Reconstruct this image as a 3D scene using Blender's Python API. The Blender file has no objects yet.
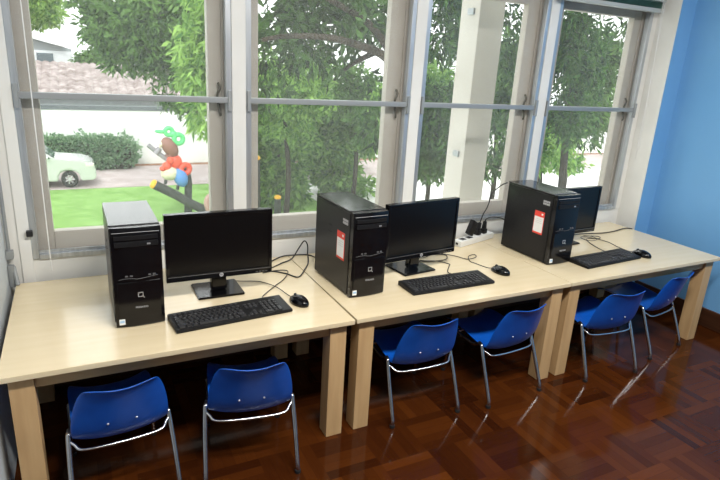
import bpy, bmesh, math, random
import numpy as np
from mathutils import Vector, Matrix

C = bpy.context.scene.collection
PI = math.pi

# ------------------------------------------------------------------ materials
def mat(name, col, rough=.5, metal=0., spec=.5, coat=0., trans=0.):
    m = bpy.data.materials.new(name); m.use_nodes = True
    b = m.node_tree.nodes['Principled BSDF']
    b.inputs['Base Color'].default_value = (*col, 1)
    b.inputs['Roughness'].default_value = rough
    b.inputs['Metallic'].default_value = metal
    b.inputs['Specular IOR Level'].default_value = spec
    if coat:
        b.inputs['Coat Weight'].default_value = coat
        b.inputs['Coat Roughness'].default_value = .08
    return m

def nt(m): return m.node_tree, m.node_tree.nodes['Principled BSDF']

def vary(m, c1, c2, scale=(8, 8, 8), detail=4, bump=0., lo=.35, hi=.65, rough=None):
    """two-tone procedural noise over object coordinates"""
    t, b = nt(m)
    tc = t.nodes.new('ShaderNodeTexCoord'); mp = t.nodes.new('ShaderNodeMapping')
    mp.inputs['Scale'].default_value = scale
    nz = t.nodes.new('ShaderNodeTexNoise'); nz.inputs['Scale'].default_value = 1; nz.inputs['Detail'].default_value = detail
    rp = t.nodes.new('ShaderNodeValToRGB')
    rp.color_ramp.elements[0].position = lo; rp.color_ramp.elements[1].position = hi
    rp.color_ramp.elements[0].color = (*c1, 1); rp.color_ramp.elements[1].color = (*c2, 1)
    t.links.new(tc.outputs['Object'], mp.inputs['Vector']); t.links.new(mp.outputs['Vector'], nz.inputs['Vector'])
    t.links.new(nz.outputs['Fac'], rp.inputs['Fac']); t.links.new(rp.outputs['Color'], b.inputs['Base Color'])
    if bump:
        bp = t.nodes.new('ShaderNodeBump'); bp.inputs['Strength'].default_value = bump; bp.inputs['Distance'].default_value = .01
        t.links.new(nz.outputs['Fac'], bp.inputs['Height']); t.links.new(bp.outputs['Normal'], b.inputs['Normal'])
    return m

def leaf_mat(name, c1, c2, tr=.45):
    m = bpy.data.materials.new(name); m.use_nodes = True
    t, b = nt(m)
    b.inputs['Roughness'].default_value = .55; b.inputs['Specular IOR Level'].default_value = .25
    g = t.nodes.new('ShaderNodeNewGeometry'); rp = t.nodes.new('ShaderNodeValToRGB')
    rp.color_ramp.elements[0].color = (*c1, 1); rp.color_ramp.elements[1].color = (*c2, 1)
    t.links.new(g.outputs['Random Per Island'], rp.inputs['Fac'])
    t.links.new(rp.outputs['Color'], b.inputs['Base Color'])
    tl = t.nodes.new('ShaderNodeBsdfTranslucent'); t.links.new(rp.outputs['Color'], tl.inputs['Color'])
    mx = t.nodes.new('ShaderNodeMixShader'); mx.inputs['Fac'].default_value = tr
    t.links.new(b.outputs['BSDF'], mx.inputs[1]); t.links.new(tl.outputs['BSDF'], mx.inputs[2])
    t.links.new(mx.outputs['Shader'], t.nodes['Material Output'].inputs['Surface'])
    return m

M = {}
M['white_paint'] = vary(mat('white gloss paint', (.78, .78, .75), .45), (.74, .74, .71), (.82, .82, .79), (3, 3, 3))
M['cream_wall'] = vary(mat('cream wall paint', (.8, .79, .74), .6), (.76, .77, .76), (.84, .83, .78), (2, 2, 2))
M['blue_wall'] = vary(mat('blue wall paint', (.17, .405, .72), .7, spec=.2), (.155, .385, .70), (.185, .425, .74), (1.3, 1.3, 1.3))
M['ceiling'] = mat('ceiling paint', (.75, .75, .72), .8)
M['back_room'] = vary(mat('rear wall paint', (.26, .27, .28), .8), (.24, .25, .26), (.28, .29, .30))
M['grey_leaf'] = vary(mat('grey painted door', (.56, .61, .64), .5), (.54, .59, .62), (.58, .63, .66), (2, 2, 2))
M['aluminium'] = vary(mat('brushed aluminium', (.55, .58, .60), .38, .75), (.47, .50, .53), (.60, .63, .66), (60, 60, 4))
M['rail_alu'] = mat('dull aluminium', (.36, .38, .39), .5, .5)
M['sash'] = vary(mat('beige sash paint', (.46, .425, .375), .55), (.43, .395, .345), (.50, .465, .415), (4, 4, 4))
M['latch'] = mat('aged brass latch', (.09, .08, .06), .5, .6)
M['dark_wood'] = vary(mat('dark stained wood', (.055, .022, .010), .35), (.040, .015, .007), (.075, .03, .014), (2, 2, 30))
M['table_top'] = vary(mat('birch laminate', (.70, .585, .39), .24, spec=.5, coat=.3), (.68, .565, .37), (.71, .595, .40), (2.2, 26, 26), 5)
M['table_edge'] = vary(mat('beech wood', (.48, .31, .15), .5), (.47, .30, .145), (.56, .375, .19), (30, 30, 3), 5)
M['table_apron'] = vary(mat('beech apron', (.47, .30, .145), .5), (.45, .285, .135), (.54, .36, .18), (3, 30, 30), 5)
M['chair_plastic'] = vary(mat('blue moulded plastic', (.003, .082, .44), .33, spec=.5), (.002, .072, .40), (.004, .092, .48), (9, 9, 9))
M['chrome'] = vary(mat('chrome tube', (.55, .56, .58), .2, 1.), (.50, .51, .53), (.60, .61, .63), (14, 14, 14))
M['rubber'] = mat('black rubber', (.012, .012, .013), .6)
M['gloss_black'] = vary(mat('gloss black plastic', (.004, .004, .005), .12, spec=.42), (.003, .003, .004), (.005, .005, .006), (20, 20, 20))
M['satin_black'] = vary(mat('satin black metal', (.007, .007, .008), .30, spec=.3), (.005, .005, .006), (.009, .009, .010), (90, 90, 90))
M['top_black'] = mat('smooth black top', (.012, .012, .013), .12, spec=1.0)
M['matte_black'] = vary(mat('matte black plastic', (.008, .008, .009), .45, spec=.3), (.006, .006, .007), (.010, .010, .011), (120, 120, 120))
M['key_black'] = mat('key plastic', (.022, .022, .024), .42, spec=.5)
M['screen'] = mat('dark monitor screen', (.003, .003, .0035), .22, spec=.35)
M['silver'] = mat('silver trim', (.62, .63, .65), .3, .7)
M['grey_mark'] = mat('grey print', (.42, .42, .43), .5)
M['dim_mark'] = mat('dim grey print', (.10, .10, .105), .35)
M['red'] = mat('red print', (.75, .05, .03), .5)
M['paper'] = mat('white paper', (.80, .81, .80), .6)
M['sticker_blue'] = mat('pale blue print', (.35, .55, .75), .4)
M['white_plastic'] = vary(mat('white plastic', (.75, .76, .74), .4), (.72, .73, .71), (.78, .79, .77))
M['cable'] = mat('black cable', (.010, .010, .010), .5)
M['blind'] = mat('pale blind slat', (.48, .51, .49), .5)
M['blind_green'] = mat('green blind slat', (.05, .14, .11), .5)
M['cord'] = mat('white cord', (.80, .80, .78), .7)
# exterior
M['lawn'] = vary(mat('lawn', (.18, .33, .09), .9, spec=.1), (.145, .28, .065), (.22, .39, .115), (2.5, 2.5, 2.5), 6)
M['drive'] = vary(mat('driveway', (.42, .36, .35), .9, spec=.1), (.37, .31, .30), (.48, .42, .41), (1.2, 1.2, 1.2), 5)
M['paving'] = vary(mat('pale paving', (.7, .7, .68), .9, spec=.1), (.66, .66, .64), (.76, .76, .74), (1, 1, 1), 5)
M['soil'] = vary(mat('soil bed', (.26, .14, .09), .95, spec=.05), (.20, .10, .06), (.33, .19, .13), (3, 3, 3), 6)
M['garden_wall'] = vary(mat('whitewashed wall', (.82, .84, .82), .8), (.76, .80, .77), (.88, .89, .87), (.8, .8, .8), 5)
M['coping'] = mat('grey coping', (.12, .14, .15), .8)
M['roof_tile'] = None
M['house_wall'] = vary(mat('grey house wall', (.30, .33, .34), .8), (.27, .30, .31), (.34, .37, .38))
M['house_pale'] = vary(mat('pale house wall', (.66, .70, .72), .8), (.62, .66, .68), (.70, .74, .76))
M['fascia'] = mat('white fascia', (.85, .85, .84), .6)
M['window_dark'] = mat('dark house window', (.10, .13, .15), .2)
M['car_paint'] = vary(mat('silver car paint', (.66, .67, .68), .22, .25, coat=.6), (.64, .65, .66), (.68, .69, .70))
M['car_glass'] = mat('car glass', (.05, .08, .08), .08)
M['tyre'] = mat('tyre', (.02, .02, .02), .8)
M['alloy'] = mat('alloy wheel', (.55, .56, .57), .35, .8)
M['lamp_lens'] = mat('lamp lens', (.80, .78, .70), .15)
M['bark'] = vary(mat('bark', (.035, .028, .022), .9, spec=.1), (.02, .016, .013), (.055, .044, .034), (8, 8, 2), 6, .4)
M['log'] = vary(mat('dark log', (.035, .038, .035), .8), (.022, .025, .023), (.055, .06, .054), (6, 6, 6), 5)
M['yellow'] = mat('yellow paint', (.85, .46, .03), .5)
M['toy_green'] = mat('green paint', (.12, .62, .22), .45)
M['toy_brown'] = mat('brown paint', (.25, .11, .085), .45)
M['toy_red'] = mat('red paint', (.80, .09, .045), .45)
M['toy_cream'] = vary(mat('cream paint', (.66, .62, .45), .6), (.58, .55, .38), (.74, .70, .54), (14, 14, 14))
M['toy_blue'] = mat('blue paint', (.10, .27, .62), .45)
M['toy_grey'] = mat('grey tube', (.28, .26, .29), .5)
M['toy_pink'] = mat('pale pink paint', (.40, .25, .22), .6)
M['column'] = vary(mat('exterior column paint', (.50, .47, .42), .7), (.47, .44, .39), (.53, .50, .45), (3, 3, 3))
M['leaf_dark'] = leaf_mat('dark leaves', (.005, .017, .004), (.08, .17, .04))
M['leaf_mid'] = leaf_mat('mid leaves', (.014, .05, .012), (.19, .35, .09))
M['leaf_light'] = leaf_mat('light leaves', (.06, .17, .03), (.36, .58, .14))
M['leaf_fresh'] = leaf_mat('fresh leaves', (.03, .10, .02), (.26, .46, .11))
M['leaf_hedge'] = leaf_mat('hedge leaves', (.09, .20, .10), (.32, .50, .28))

def roof_mat():
    m = mat('ridged roof sheet', (.5, .44, .42), .9, spec=.1); t, b = nt(m)
    tc = t.nodes.new('ShaderNodeTexCoord'); wv = t.nodes.new('ShaderNodeTexNoise'); wv.inputs['Scale'].default_value = 2.2
    rp = t.nodes.new('ShaderNodeValToRGB')
    rp.color_ramp.elements[0].position = .35; rp.color_ramp.elements[0].color = (.20, .16, .15, 1)
    rp.color_ramp.elements[1].position = .65; rp.color_ramp.elements[1].color = (.38, .33, .32, 1)
    t.links.new(tc.outputs['Object'], wv.inputs['Vector']); t.links.new(wv.outputs['Fac'], rp.inputs['Fac'])
    t.links.new(rp.outputs['Color'], b.inputs['Base Color'])
    return m
M['roof_tile'] = roof_mat()

def parquet():
    m = mat('mosaic parquet', (.1, .03, .01), .16, spec=.17); t, b = nt(m)
    N = t.nodes.new; L = t.links.new
    def mth(op, a, bb=None):
        n = N('ShaderNodeMath'); n.operation = op
        for i, v in enumerate((a, bb)):
            if v is None: continue
            if isinstance(v, (int, float)): n.inputs[i].default_value = v
            else: L(v, n.inputs[i])
        return n.outputs[0]
    tc = N('ShaderNodeTexCoord'); sp = N('ShaderNodeSeparateXYZ'); L(tc.outputs['Object'], sp.inputs[0])
    BL, ST = .22, 5
    x = mth('DIVIDE', sp.outputs['X'], BL); y = mth('DIVIDE', sp.outputs['Y'], BL)
    bx = mth('FLOOR', x); by = mth('FLOOR', y)
    par = mth('FLOORED_MODULO', mth('ADD', bx, by), 2.)
    fx = mth('SUBTRACT', x, bx); fy = mth('SUBTRACT', y, by)
    inv = mth('SUBTRACT', 1., par)
    u = mth('ADD', mth('MULTIPLY', fx, par), mth('MULTIPLY', fy, inv))
    w = mth('ADD', mth('MULTIPLY', fy, par), mth('MULTIPLY', fx, inv))
    su = mth('MULTIPLY', u, ST); si = mth('FLOOR', su); fs = mth('SUBTRACT', su, si)
    cv = N('ShaderNodeCombineXYZ'); L(bx, cv.inputs[0]); L(by, cv.inputs[1]); L(si, cv.inputs[2])
    wn = N('ShaderNodeTexWhiteNoise'); wn.noise_dimensions = '3D'; L(cv.outputs[0], wn.inputs['Vector'])
    cb = N('ShaderNodeCombineXYZ'); L(bx, cb.inputs[0]); L(by, cb.inputs[1])
    wb = N('ShaderNodeTexWhiteNoise'); L(cb.outputs[0], wb.inputs['Vector'])
    gv = N('ShaderNodeCombineXYZ'); L(mth('MULTIPLY', su, 9.), gv.inputs[0]); L(mth('MULTIPLY', w, 2.), gv.inputs[1]); L(wn.outputs['Value'], gv.inputs[2])
    gn = N('ShaderNodeTexNoise'); gn.inputs['Scale'].default_value = 1.5; L(gv.outputs[0], gn.inputs['Vector'])
    v = mth('ADD', mth('MULTIPLY', wn.outputs['Value'], .5), mth('ADD', mth('MULTIPLY', wb.outputs['Value'], .3), mth('MULTIPLY', gn.outputs['Fac'], .3)))
    rp = N('ShaderNodeValToRGB'); e = rp.color_ramp.elements
    e[0].position = .12; e[0].color = (.026, .0062, .0018, 1); e[1].position = .95; e[1].color = (.080, .0215, .0040, 1)
    mid = e.new(.5); mid.color = (.048, .0122, .0026, 1)
    L(v, rp.inputs['Fac'])
    edge = mth('LESS_THAN', mth('MINIMUM', fs, mth('SUBTRACT', 1., fs)), .03)
    mx = N('ShaderNodeMix'); mx.data_type = 'RGBA'; L(mth('MULTIPLY', edge, .3), mx.inputs['Factor'])
    L(rp.outputs['Color'], mx.inputs['A']); mx.inputs['B'].default_value = (.015, .005, .003, 1)
    L(mx.outputs['Result'], b.inputs['Base Color'])
    rr = mth('ADD', mth('MULTIPLY', gn.outputs['Fac'], .06), .06); L(rr, b.inputs['Roughness'])
    return m
M['parquet'] = parquet()

def pane_mat():
    m = bpy.data.materials.new('window glass'); m.use_nodes = True; t = m.node_tree
    o = t.nodes['Material Output']; t.nodes.remove(t.nodes['Principled BSDF'])
    a = t.nodes.new('ShaderNodeBsdfTransparent'); a.inputs['Color'].default_value = (.97, .98, .975, 1)
    g = t.nodes.new('ShaderNodeBsdfGlossy'); g.inputs['Roughness'].default_value = .03
    f = t.nodes.new('ShaderNodeFresnel'); f.inputs['IOR'].default_value = 1.35
    x = t.nodes.new('ShaderNodeMixShader')
    g2 = t.nodes.new('ShaderNodeNewGeometry'); iv = t.nodes.new('ShaderNodeMath'); iv.operation = 'SUBTRACT'; iv.inputs[0].default_value = 1
    ml = t.nodes.new('ShaderNodeMath'); ml.operation = 'MULTIPLY'
    t.links.new(g2.outputs['Backfacing'], iv.inputs[1]); t.links.new(iv.outputs[0], ml.inputs[0]); t.links.new(f.outputs[0], ml.inputs[1])
    t.links.new(ml.outputs[0], x.inputs['Fac']); t.links.new(a.outputs[0], x.inputs[1]); t.links.new(g.outputs[0], x.inputs[2])
    t.links.new(x.outputs[0], o.inputs['Surface']); return m
M['glass'] = pane_mat()

def mesh_mat():
    """fine insect screen: open weave that lets most light through and scatters a little"""
    m = bpy.data.materials.new('insect screen weave'); m.use_nodes = True; t = m.node_tree
    o = t.nodes['Material Output']; t.nodes.remove(t.nodes['Principled BSDF'])
    a = t.nodes.new('ShaderNodeBsdfTransparent')
    d = t.nodes.new('ShaderNodeBsdfDiffuse'); d.inputs['Color'].default_value = (.48, .50, .48, 1)
    s = t.nodes.new('ShaderNodeBsdfTranslucent'); s.inputs['Color'].default_value = (.52, .55, .53, 1)
    y = t.nodes.new('ShaderNodeMixShader'); y.inputs['Fac'].default_value = .55
    x = t.nodes.new('ShaderNodeMixShader'); x.inputs['Fac'].default_value = .085
    t.links.new(d.outputs[0], y.inputs[1]); t.links.new(s.outputs[0], y.inputs[2])
    t.links.new(a.outputs[0], x.inputs[1]); t.links.new(y.outputs[0], x.inputs[2])
    t.links.new(x.outputs[0], o.inputs['Surface']); return m
M['weave'] = mesh_mat()

# ------------------------------------------------------------------ mesh helpers
class MB:
    def __init__(s): s.bm = bmesh.new()
    def _merge(s, b2, mtx=None):
        if mtx is not None: bmesh.ops.transform(b2, matrix=mtx, verts=b2.verts)
        me = bpy.data.meshes.new('tmp'); b2.to_mesh(me); b2.free(); s.bm.from_mesh(me); bpy.data.meshes.remove(me)
        return s
    def box(s, lo, hi, bev=0., seg=2, mtx=None):
        b = bmesh.new(); bmesh.ops.create_cube(b, size=1)
        for v in b.verts:
            v.co = Vector([lo[i] + (v.co[i] + .5) * (hi[i] - lo[i]) for i in range(3)])
        if bev: bmesh.ops.bevel(b, geom=b.edges[:], offset=bev, segments=seg, profile=.6, affect='EDGES')
        return s._merge(b, mtx)
    def cyl(s, p0, p1, r, r2=None, n=16, bev=0.):
        p0, p1 = Vector(p0), Vector(p1); d = p1 - p0
        b = bmesh.new(); bmesh.ops.create_cone(b, cap_ends=True, segments=n, radius1=r, radius2=r if r2 is None else r2, depth=d.length)
        if bev: bmesh.ops.bevel(b, geom=[e for e in b.edges if len(e.link_faces) == 2 and any(len(f.verts) > 4 for f in e.link_faces)], offset=bev, segments=2, affect='EDGES')
        return s._merge(b, Matrix.Translation((p0 + p1) / 2) @ d.to_track_quat('Z', 'Y').to_matrix().to_4x4())
    def ell(s, c, r, rot=(0, 0, 0), n=20):
        b = bmesh.new(); bmesh.ops.create_uvsphere(b, u_segments=n, v_segments=n // 2 + 2, radius=1)
        from mathutils import Euler
        return s._merge(b, Matrix.Translation(c) @ Euler(rot).to_matrix().to_4x4() @ Matrix.Diagonal((*r, 1)))
    def torus(s, c, R, r, rot=(0, 0, 0), n=24, k=12):
        from mathutils import Euler
        b = bmesh.new(); g = []
        for i in range(n):
            a = 2 * PI * i / n; row = []
            for j in range(k):
                q = 2 * PI * j / k
                row.append(b.verts.new(((R + r * math.cos(q)) * math.cos(a), (R + r * math.cos(q)) * math.sin(a), r * math.sin(q))))
            g.append(row)
        for i in range(n):
            for j in range(k):
                b.faces.new((g[i][j], g[(i + 1) % n][j], g[(i + 1) % n][(j + 1) % k], g[i][(j + 1) % k]))
        return s._merge(b, Matrix.Translation(c) @ Euler(rot).to_matrix().to_4x4())
    def tube(s, pts, r, n=10, smooth=True, rad=None):
        pts = [Vector(p) for p in pts]
        if smooth and len(pts) > 2:
            q = []
            P = [pts[0] * 2 - pts[1]] + pts + [pts[-1] * 2 - pts[-2]]
            for i in range(1, len(P) - 2):
                for k in range(6):
                    t = k / 6; a, b_, c, d = P[i - 1], P[i], P[i + 1], P[i + 2]
                    q.append(.5 * ((2 * b_) + (c - a) * t + (2 * a - 5 * b_ + 4 * c - d) * t * t + (3 * b_ - a - 3 * c + d) * t ** 3))
            q.append(pts[-1]); pts = q
        b = bmesh.new(); rings = []; nrm = None
        for i, p in enumerate(pts):
            tg = (pts[min(i + 1, len(pts) - 1)] - pts[max(i - 1, 0)]).normalized()
            if nrm is None: nrm = tg.orthogonal().normalized()
            nrm = (nrm - tg * nrm.dot(tg)).normalized(); bn = tg.cross(nrm)
            rr = r if rad is None else rad[0] + (rad[1] - rad[0]) * i / (len(pts) - 1)
            rings.append([b.verts.new(p + (nrm * math.cos(2 * PI * k / n) + bn * math.sin(2 * PI * k / n)) * rr) for k in range(n)])
        for A, B in zip(rings, rings[1:]):
            for k in range(n): b.faces.new((A[k], A[(k + 1) % n], B[(k + 1) % n], B[k]))
        b.faces.new(rings[0][::-1]); b.faces.new(rings[-1])
        return s._merge(b)
    def prism(s, prof, y0, y1, bev=0., axis='y', seg=2):
        """profile of (x, z) pairs extruded from y0 to y1"""
        b = bmesh.new(); A = [b.verts.new((p[0], y0, p[1])) for p in prof]; f = b.faces.new(A)
        r = bmesh.ops.extrude_face_region(b, geom=[f]); vs = [e for e in r['geom'] if isinstance(e, bmesh.types.BMVert)]
        for v in vs: v.co.y = y1
        bmesh.ops.recalc_face_normals(b, faces=b.faces)
        if bev: bmesh.ops.bevel(b, geom=[e for e in b.edges if e.calc_face_angle(0) > .3], offset=bev, segments=seg, affect='EDGES')
        return s._merge(b)
    def build(s, name, m, parent=None, smooth=True, loc=None):
        bmesh.ops.recalc_face_normals(s.bm, faces=s.bm.faces)
        me = bpy.data.meshes.new(name); s.bm.to_mesh(me); s.bm.free()
        return link(name, me, m, parent, smooth, loc)

def link(name, me, m, parent=None, smooth=True, loc=None):
    me.materials.append(M[m] if isinstance(m, str) else m)
    if smooth:
        me.polygons.foreach_set('use_smooth', [True] * len(me.polygons))
        try: me.set_sharp_from_angle(angle=math.radians(38))
        except Exception: pass
    o = bpy.data.objects.new(name, me); C.objects.link(o)
    if smooth:
        wn = o.modifiers.new('normals', 'WEIGHTED_NORMAL'); wn.keep_sharp = True
    if parent: o.parent = parent
    if loc: o.location = loc
    return o

def text_mesh(name, body, size, m, parent, loc, rot, depth=.0004):
    cu = bpy.data.curves.new(name, 'FONT'); cu.body = body; cu.size = size; cu.extrude = depth
    cu.align_x = 'CENTER'; cu.align_y = 'CENTER'
    t = bpy.data.objects.new('tmp_text', cu); C.objects.link(t)
    bpy.context.view_layer.update()
    me = bpy.data.meshes.new_from_object(t.evaluated_get(bpy.context.evaluated_depsgraph_get()))
    bpy.data.objects.remove(t); bpy.data.curves.remove(cu)
    me.name = name
    o = link(name, me, m, parent, False); o.location = loc; o.rotation_euler = rot
    return o

def tag(o, label=None, cat=None, group=None, kind=None):
    if label: o['label'] = label
    if cat: o['category'] = cat
    if group: o['group'] = group
    if kind: o['kind'] = kind
    return o
def empty(name, loc=(0, 0, 0), rz=0.):
    o = bpy.data.objects.new(name, None); C.objects.link(o); o.location = loc; o.rotation_euler = (0, 0, rz)
    o.empty_display_size = .05
    return o
def thing(name, loc, rz, label, cat, group=None): return tag(empty(name, loc, rz), label, cat, group)
def kids(o): return [c for c in bpy.data.objects if c.parent is o]
def copy_tree(o, parent=None):
    c = o.copy(); C.objects.link(c)
    if parent: c.parent = parent
    for ch in kids(o): copy_tree(ch, c)
    return c
def struct(o, label=None): o['kind'] = 'structure'; return o

# ------------------------------------------------------------------ the room
H = .5428                       # height of the low tables
WY = .85                        # front plane of the window wall
ZS, ZT = .632, 2.0              # opening: sill and head
XL, XR = -.75, 2.93
XP = 3.07                       # main plane of the blue wall
RL, RF, RC = -2.4, -3.6, 2.75   # far left wall, wall behind the camera, ceiling

struct(MB().box((RL - .1, RF - .1, -.12), (XP + .1, WY + .15, 0)).build('floor', 'parquet', smooth=False))
struct(MB().box((RL - .1, RF - .1, RC), (XP + .1, WY + .15, RC + .1)).build('ceiling', 'ceiling', smooth=False))
wb = MB()
wb.box((RL - .1, WY, 0), (XP + .1, WY + .15, ZS))
wb.box((RL - .1, WY, ZT), (XP + .1, WY + .15, RC))
wb.box((RL - .1, WY, ZS), (XL, WY + .15, ZT)); wb.box((XR + .01, WY, ZS), (XP + .1, WY + .15, ZT))
wall_back = struct(wb.build('wall_back', 'cream_wall', smooth=False))
struct(MB().box((XP, RF - .1, 0), (XP + .1, WY, RC)).build('wall_right', 'blue_wall', smooth=False))
# pilaster in the corner: white towards the window, blue towards the room
pil = empty('trim_1', (XR, .69, 0)); pil['kind'] = 'structure'
MB().box((.004, 0, 0), (XP - XR, .004, RC)).build('blue_face', 'blue_wall', pil, False)
MB().box((0, .0041, 0), (XP - XR, WY - .69, RC)).build('white_face', 'white_paint', pil, False)
struct(MB().box((RL - .1, RF - .1, 0), (RL, WY, RC)).build('wall_left', 'back_room', smooth=False))
struct(MB().box((RL, RF - .1, 0), (XP, RF, RC)).build('wall_front', 'back_room', smooth=False))
bb = MB(); bb.box((XP - .018, RF, 0), (XP, .688, .12), .004); struct(bb.build('baseboard_right', 'dark_wood'))
struct(MB().box((RL, WY - .014, 0), (XR, WY, .42), .003).build('shade_panel_back', 'dark_wood'))  # dark panel added to hold the shade on the wall under the tables

# grey door leaf standing at the left end of the tables, with its bolt rod
dl = empty('door_1', (-.862, .83, 0)); dl['kind'] = 'structure'
MB().box((-.018, -1.55, .01), (.018, 0, 2.3), .003).build('door_leaf', 'grey_leaf', dl)
MB().tube([(.030, -.012, .66), (.030, -.012, 2.2)], .007, 8, False).build('bolt_rod', 'rail_alu', dl)
MB().box((.018, -.03, .655), (.046, .004, .69), .003).box((.018, -.03, 1.6), (.04, .004, 1.63), .003).build('rod_guide', 'rail_alu', dl)
MB().box((.018, -.035, .53), (.045, -.008, .63), .008).tube([(.04, -.02, .62), (.05, -.045, .545)], .009, 8, False).build('bolt_handle', 'rail_alu', dl)

# mullions
MULL = [.157, 1.122, 2.032]
for i, mx in enumerate(MULL):
    t = struct(MB().box((mx - .033, WY - .012, ZS), (mx + .033, WY + .15, ZT), .004).build('trim_%d' % (i + 2), 'white_paint'))
struct(MB().box((XR - .045, WY - .006, ZS), (XR, WY + .15, ZT), .003).build('trim_5', 'white_paint'))
struct(MB().box((XL - .045, WY - .008, .44), (XL, WY + .0, ZT), .003).build('trim_6', 'cream_wall'))

# window units: screen frame with weave and mid rail in front, painted sash with its pane behind
units = [  # opening x0, x1, glass x0, x1
    (XL, MULL[0] - .033, -.662, .030),
    (MULL[0] + .033, MULL[1] - .033, .268, .974),
    (MULL[1] + .033, MULL[2] - .033, 1.196, 1.886),
    (MULL[2] + .033, XR - .045, 2.165, 2.790)]
ZM = 1.325
for i, (x0, x1, g0, g1) in enumerate(units):
    w = empty('window_%d' % (i + 1), ((x0 + x1) / 2, WY, ZS)); w['kind'] = 'structure'
    cx = (x0 + x1) / 2
    def q(x): return x - cx
    f = MB(); e = .026
    f.box((q(x0), -.008, 0), (q(x0) + e, .03, ZT - ZS), .003); f.box((q(x1) - e, -.008, 0), (q(x1), .03, ZT - ZS), .003)
    f.box((q(x0) + e, -.012, 0), (q(x1) - e, .035, .022), .003); f.box((q(x0) + e, -.008, ZT - ZS - .03), (q(x1) - e, .03, ZT - ZS), .003)
    f.box((q(x0) + e, .002, .022), (q(x1) - e, .010, .036), .002)
    f.build('screen_frame', 'aluminium', w)
    MB().box((q(x0) + e * .5, -.012, ZM - ZS - .013), (q(x1) - e * .5, .014, ZM - ZS + .013), .003).build('screen_rail', 'rail_alu', w)
    MB().box((q(x0) + .012, .016, .02), (q(x1) - .012, .0165, ZT - ZS - .02)).build('screen_weave', 'weave', w, False)
    cl = MB()
    for sx in (q(x0) + .012, q(x1) - .012): cl.box((sx - .008, -.022, ZM - ZS - .05), (sx + .008, -.008, ZM - ZS + .045), .003)
    cl.build('rail_clip', 'rail_alu', w)
    s = MB(); ya, yb = .055, .105
    gz0, gz1 = .735 - ZS, 1.905 - ZS
    s.box((q(x0), ya, .0), (q(g0), yb, ZT - ZS), .005); s.box((q(g1), ya, .0), (q(x1), yb, ZT - ZS), .005)
    s.box((q(g0), ya, .0), (q(g1), yb, gz0), .005); s.box((q(g0), ya, gz1), (q(g1), yb, ZT - ZS), .005)
    if x1 - g1 > .07:
        s.box((q(x1) - .034, ya - .012, .0), (q(x1), ya, ZT - ZS), .003)
    s.build('sash', 'sash', w)
    MB().box((q(g0) - .005, .078, gz0 - .005), (q(g1) + .005, .082, gz1 + .005)).build('pane', 'glass', w, False)
    lx = q((g1 + x1) / 2) - .005
    h = MB()
    h.tube([(lx, ya - .012, ZM - ZS + .075), (lx + .006, ya - .02, ZM - ZS + .05), (lx - .005, ya - .018, ZM - ZS + .02), (lx, ya - .012, ZM - ZS - .02), (lx + .004, ya - .02, ZM - ZS - .055), (lx + .01, ya - .012, ZM - ZS - .075)], .006, 8)
    h.build('latch', 'latch', w)
    if i == 0:
        MB().box((q(x0) - .012, -.03, .11), (q(x0) + .012, -.008, .135), .003).build('catch', 'rubber', w)

# raised blinds: the right one shows its rail and cords, the left one only its cord
def blind(x0, x1, label, cords):
    b = thing('window_blind', ((x0 + x1) / 2, WY - .05, 1.95), 0, label, 'blind')
    hw = (x1 - x0) / 2
    MB().box((-hw, -.018, -.012), (hw, .018, .012), .004).build('bottom_rail', 'blind', b)
    for k in range(5):
        MB().box((-hw + .01, -.016, .016 + k * .007), (hw - .01, .016, .019 + k * .007)).build('slat', 'blind_green', b, False)
    MB().box((-hw, -.02, .052), (hw, .02, .09), .004).build('head_rail', 'blind', b)
    for (dx, z, lean) in cords:
        MB().tube([(dx, -.024, .05), (dx + lean * .5, -.03, (z - 1.95) / 2), (dx + lean, -.028, z - 1.95)], .0022, 6).build('pull_cord', 'cord', b)
    return b
blind(2.01, 2.90, 'raised pale blind across the top of the rightmost window, cords hanging', 'x' and [(.41, 1.07, .05), (.425, 1.0, .015)])
blind(-.73, .10, 'long white blind cord hanging down in front of the leftmost window', [(-.365, .60, .0)])

# ------------------------------------------------------------------ tables
TD, TT, LG, OV = .812, .02, .072, .024
def make_table(L, label):
    t = thing('low_table', (0, 0, 0), 0, label, 'table', None)
    MB().box((0, 0, H - TT), (L, TD, H), .003).build('tabletop', 'table_top', t)
    for (a, b) in ((0, 0), (1, 0), (0, 1), (1, 1)):
        x = OV if a == 0 else L - OV - LG; y = OV if b == 0 else TD - OV - LG
        MB().box((x, y, 0), (x + LG, y + LG, H - TT), .003).build('leg', 'table_edge', t)
    i, az = .012, H - TT - .052
    for y in (OV + .014, TD - OV - .034):
        MB().box((OV + LG, y, az), (L - OV - LG, y + .02, H - TT), .002).build('apron', 'table_apron', t)
    for x in (OV + .014, L - OV - .034):
        MB().box((x, OV + LG, az), (x + .02, TD - OV - LG, H - TT), .002).build('apron', 'table_apron', t)
    return t
tabs = [(-.8205, -.0030, -.0005, 1.2180, 'pale wooden low table at the left end, beside the grey door, with two chairs'),
        (.4070, -.0010, .0080, 1.1930, 'pale wooden low table in the middle of the row of three'),
        (1.6030, .0090, .0100, 1.2370, 'pale wooden low table at the right end, next to the blue wall')]
for x, y, a, L, lb in tabs:
    t = make_table(L, lb); t.location = (x, y, 0); t.rotation_euler = (0, 0, a)

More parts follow.
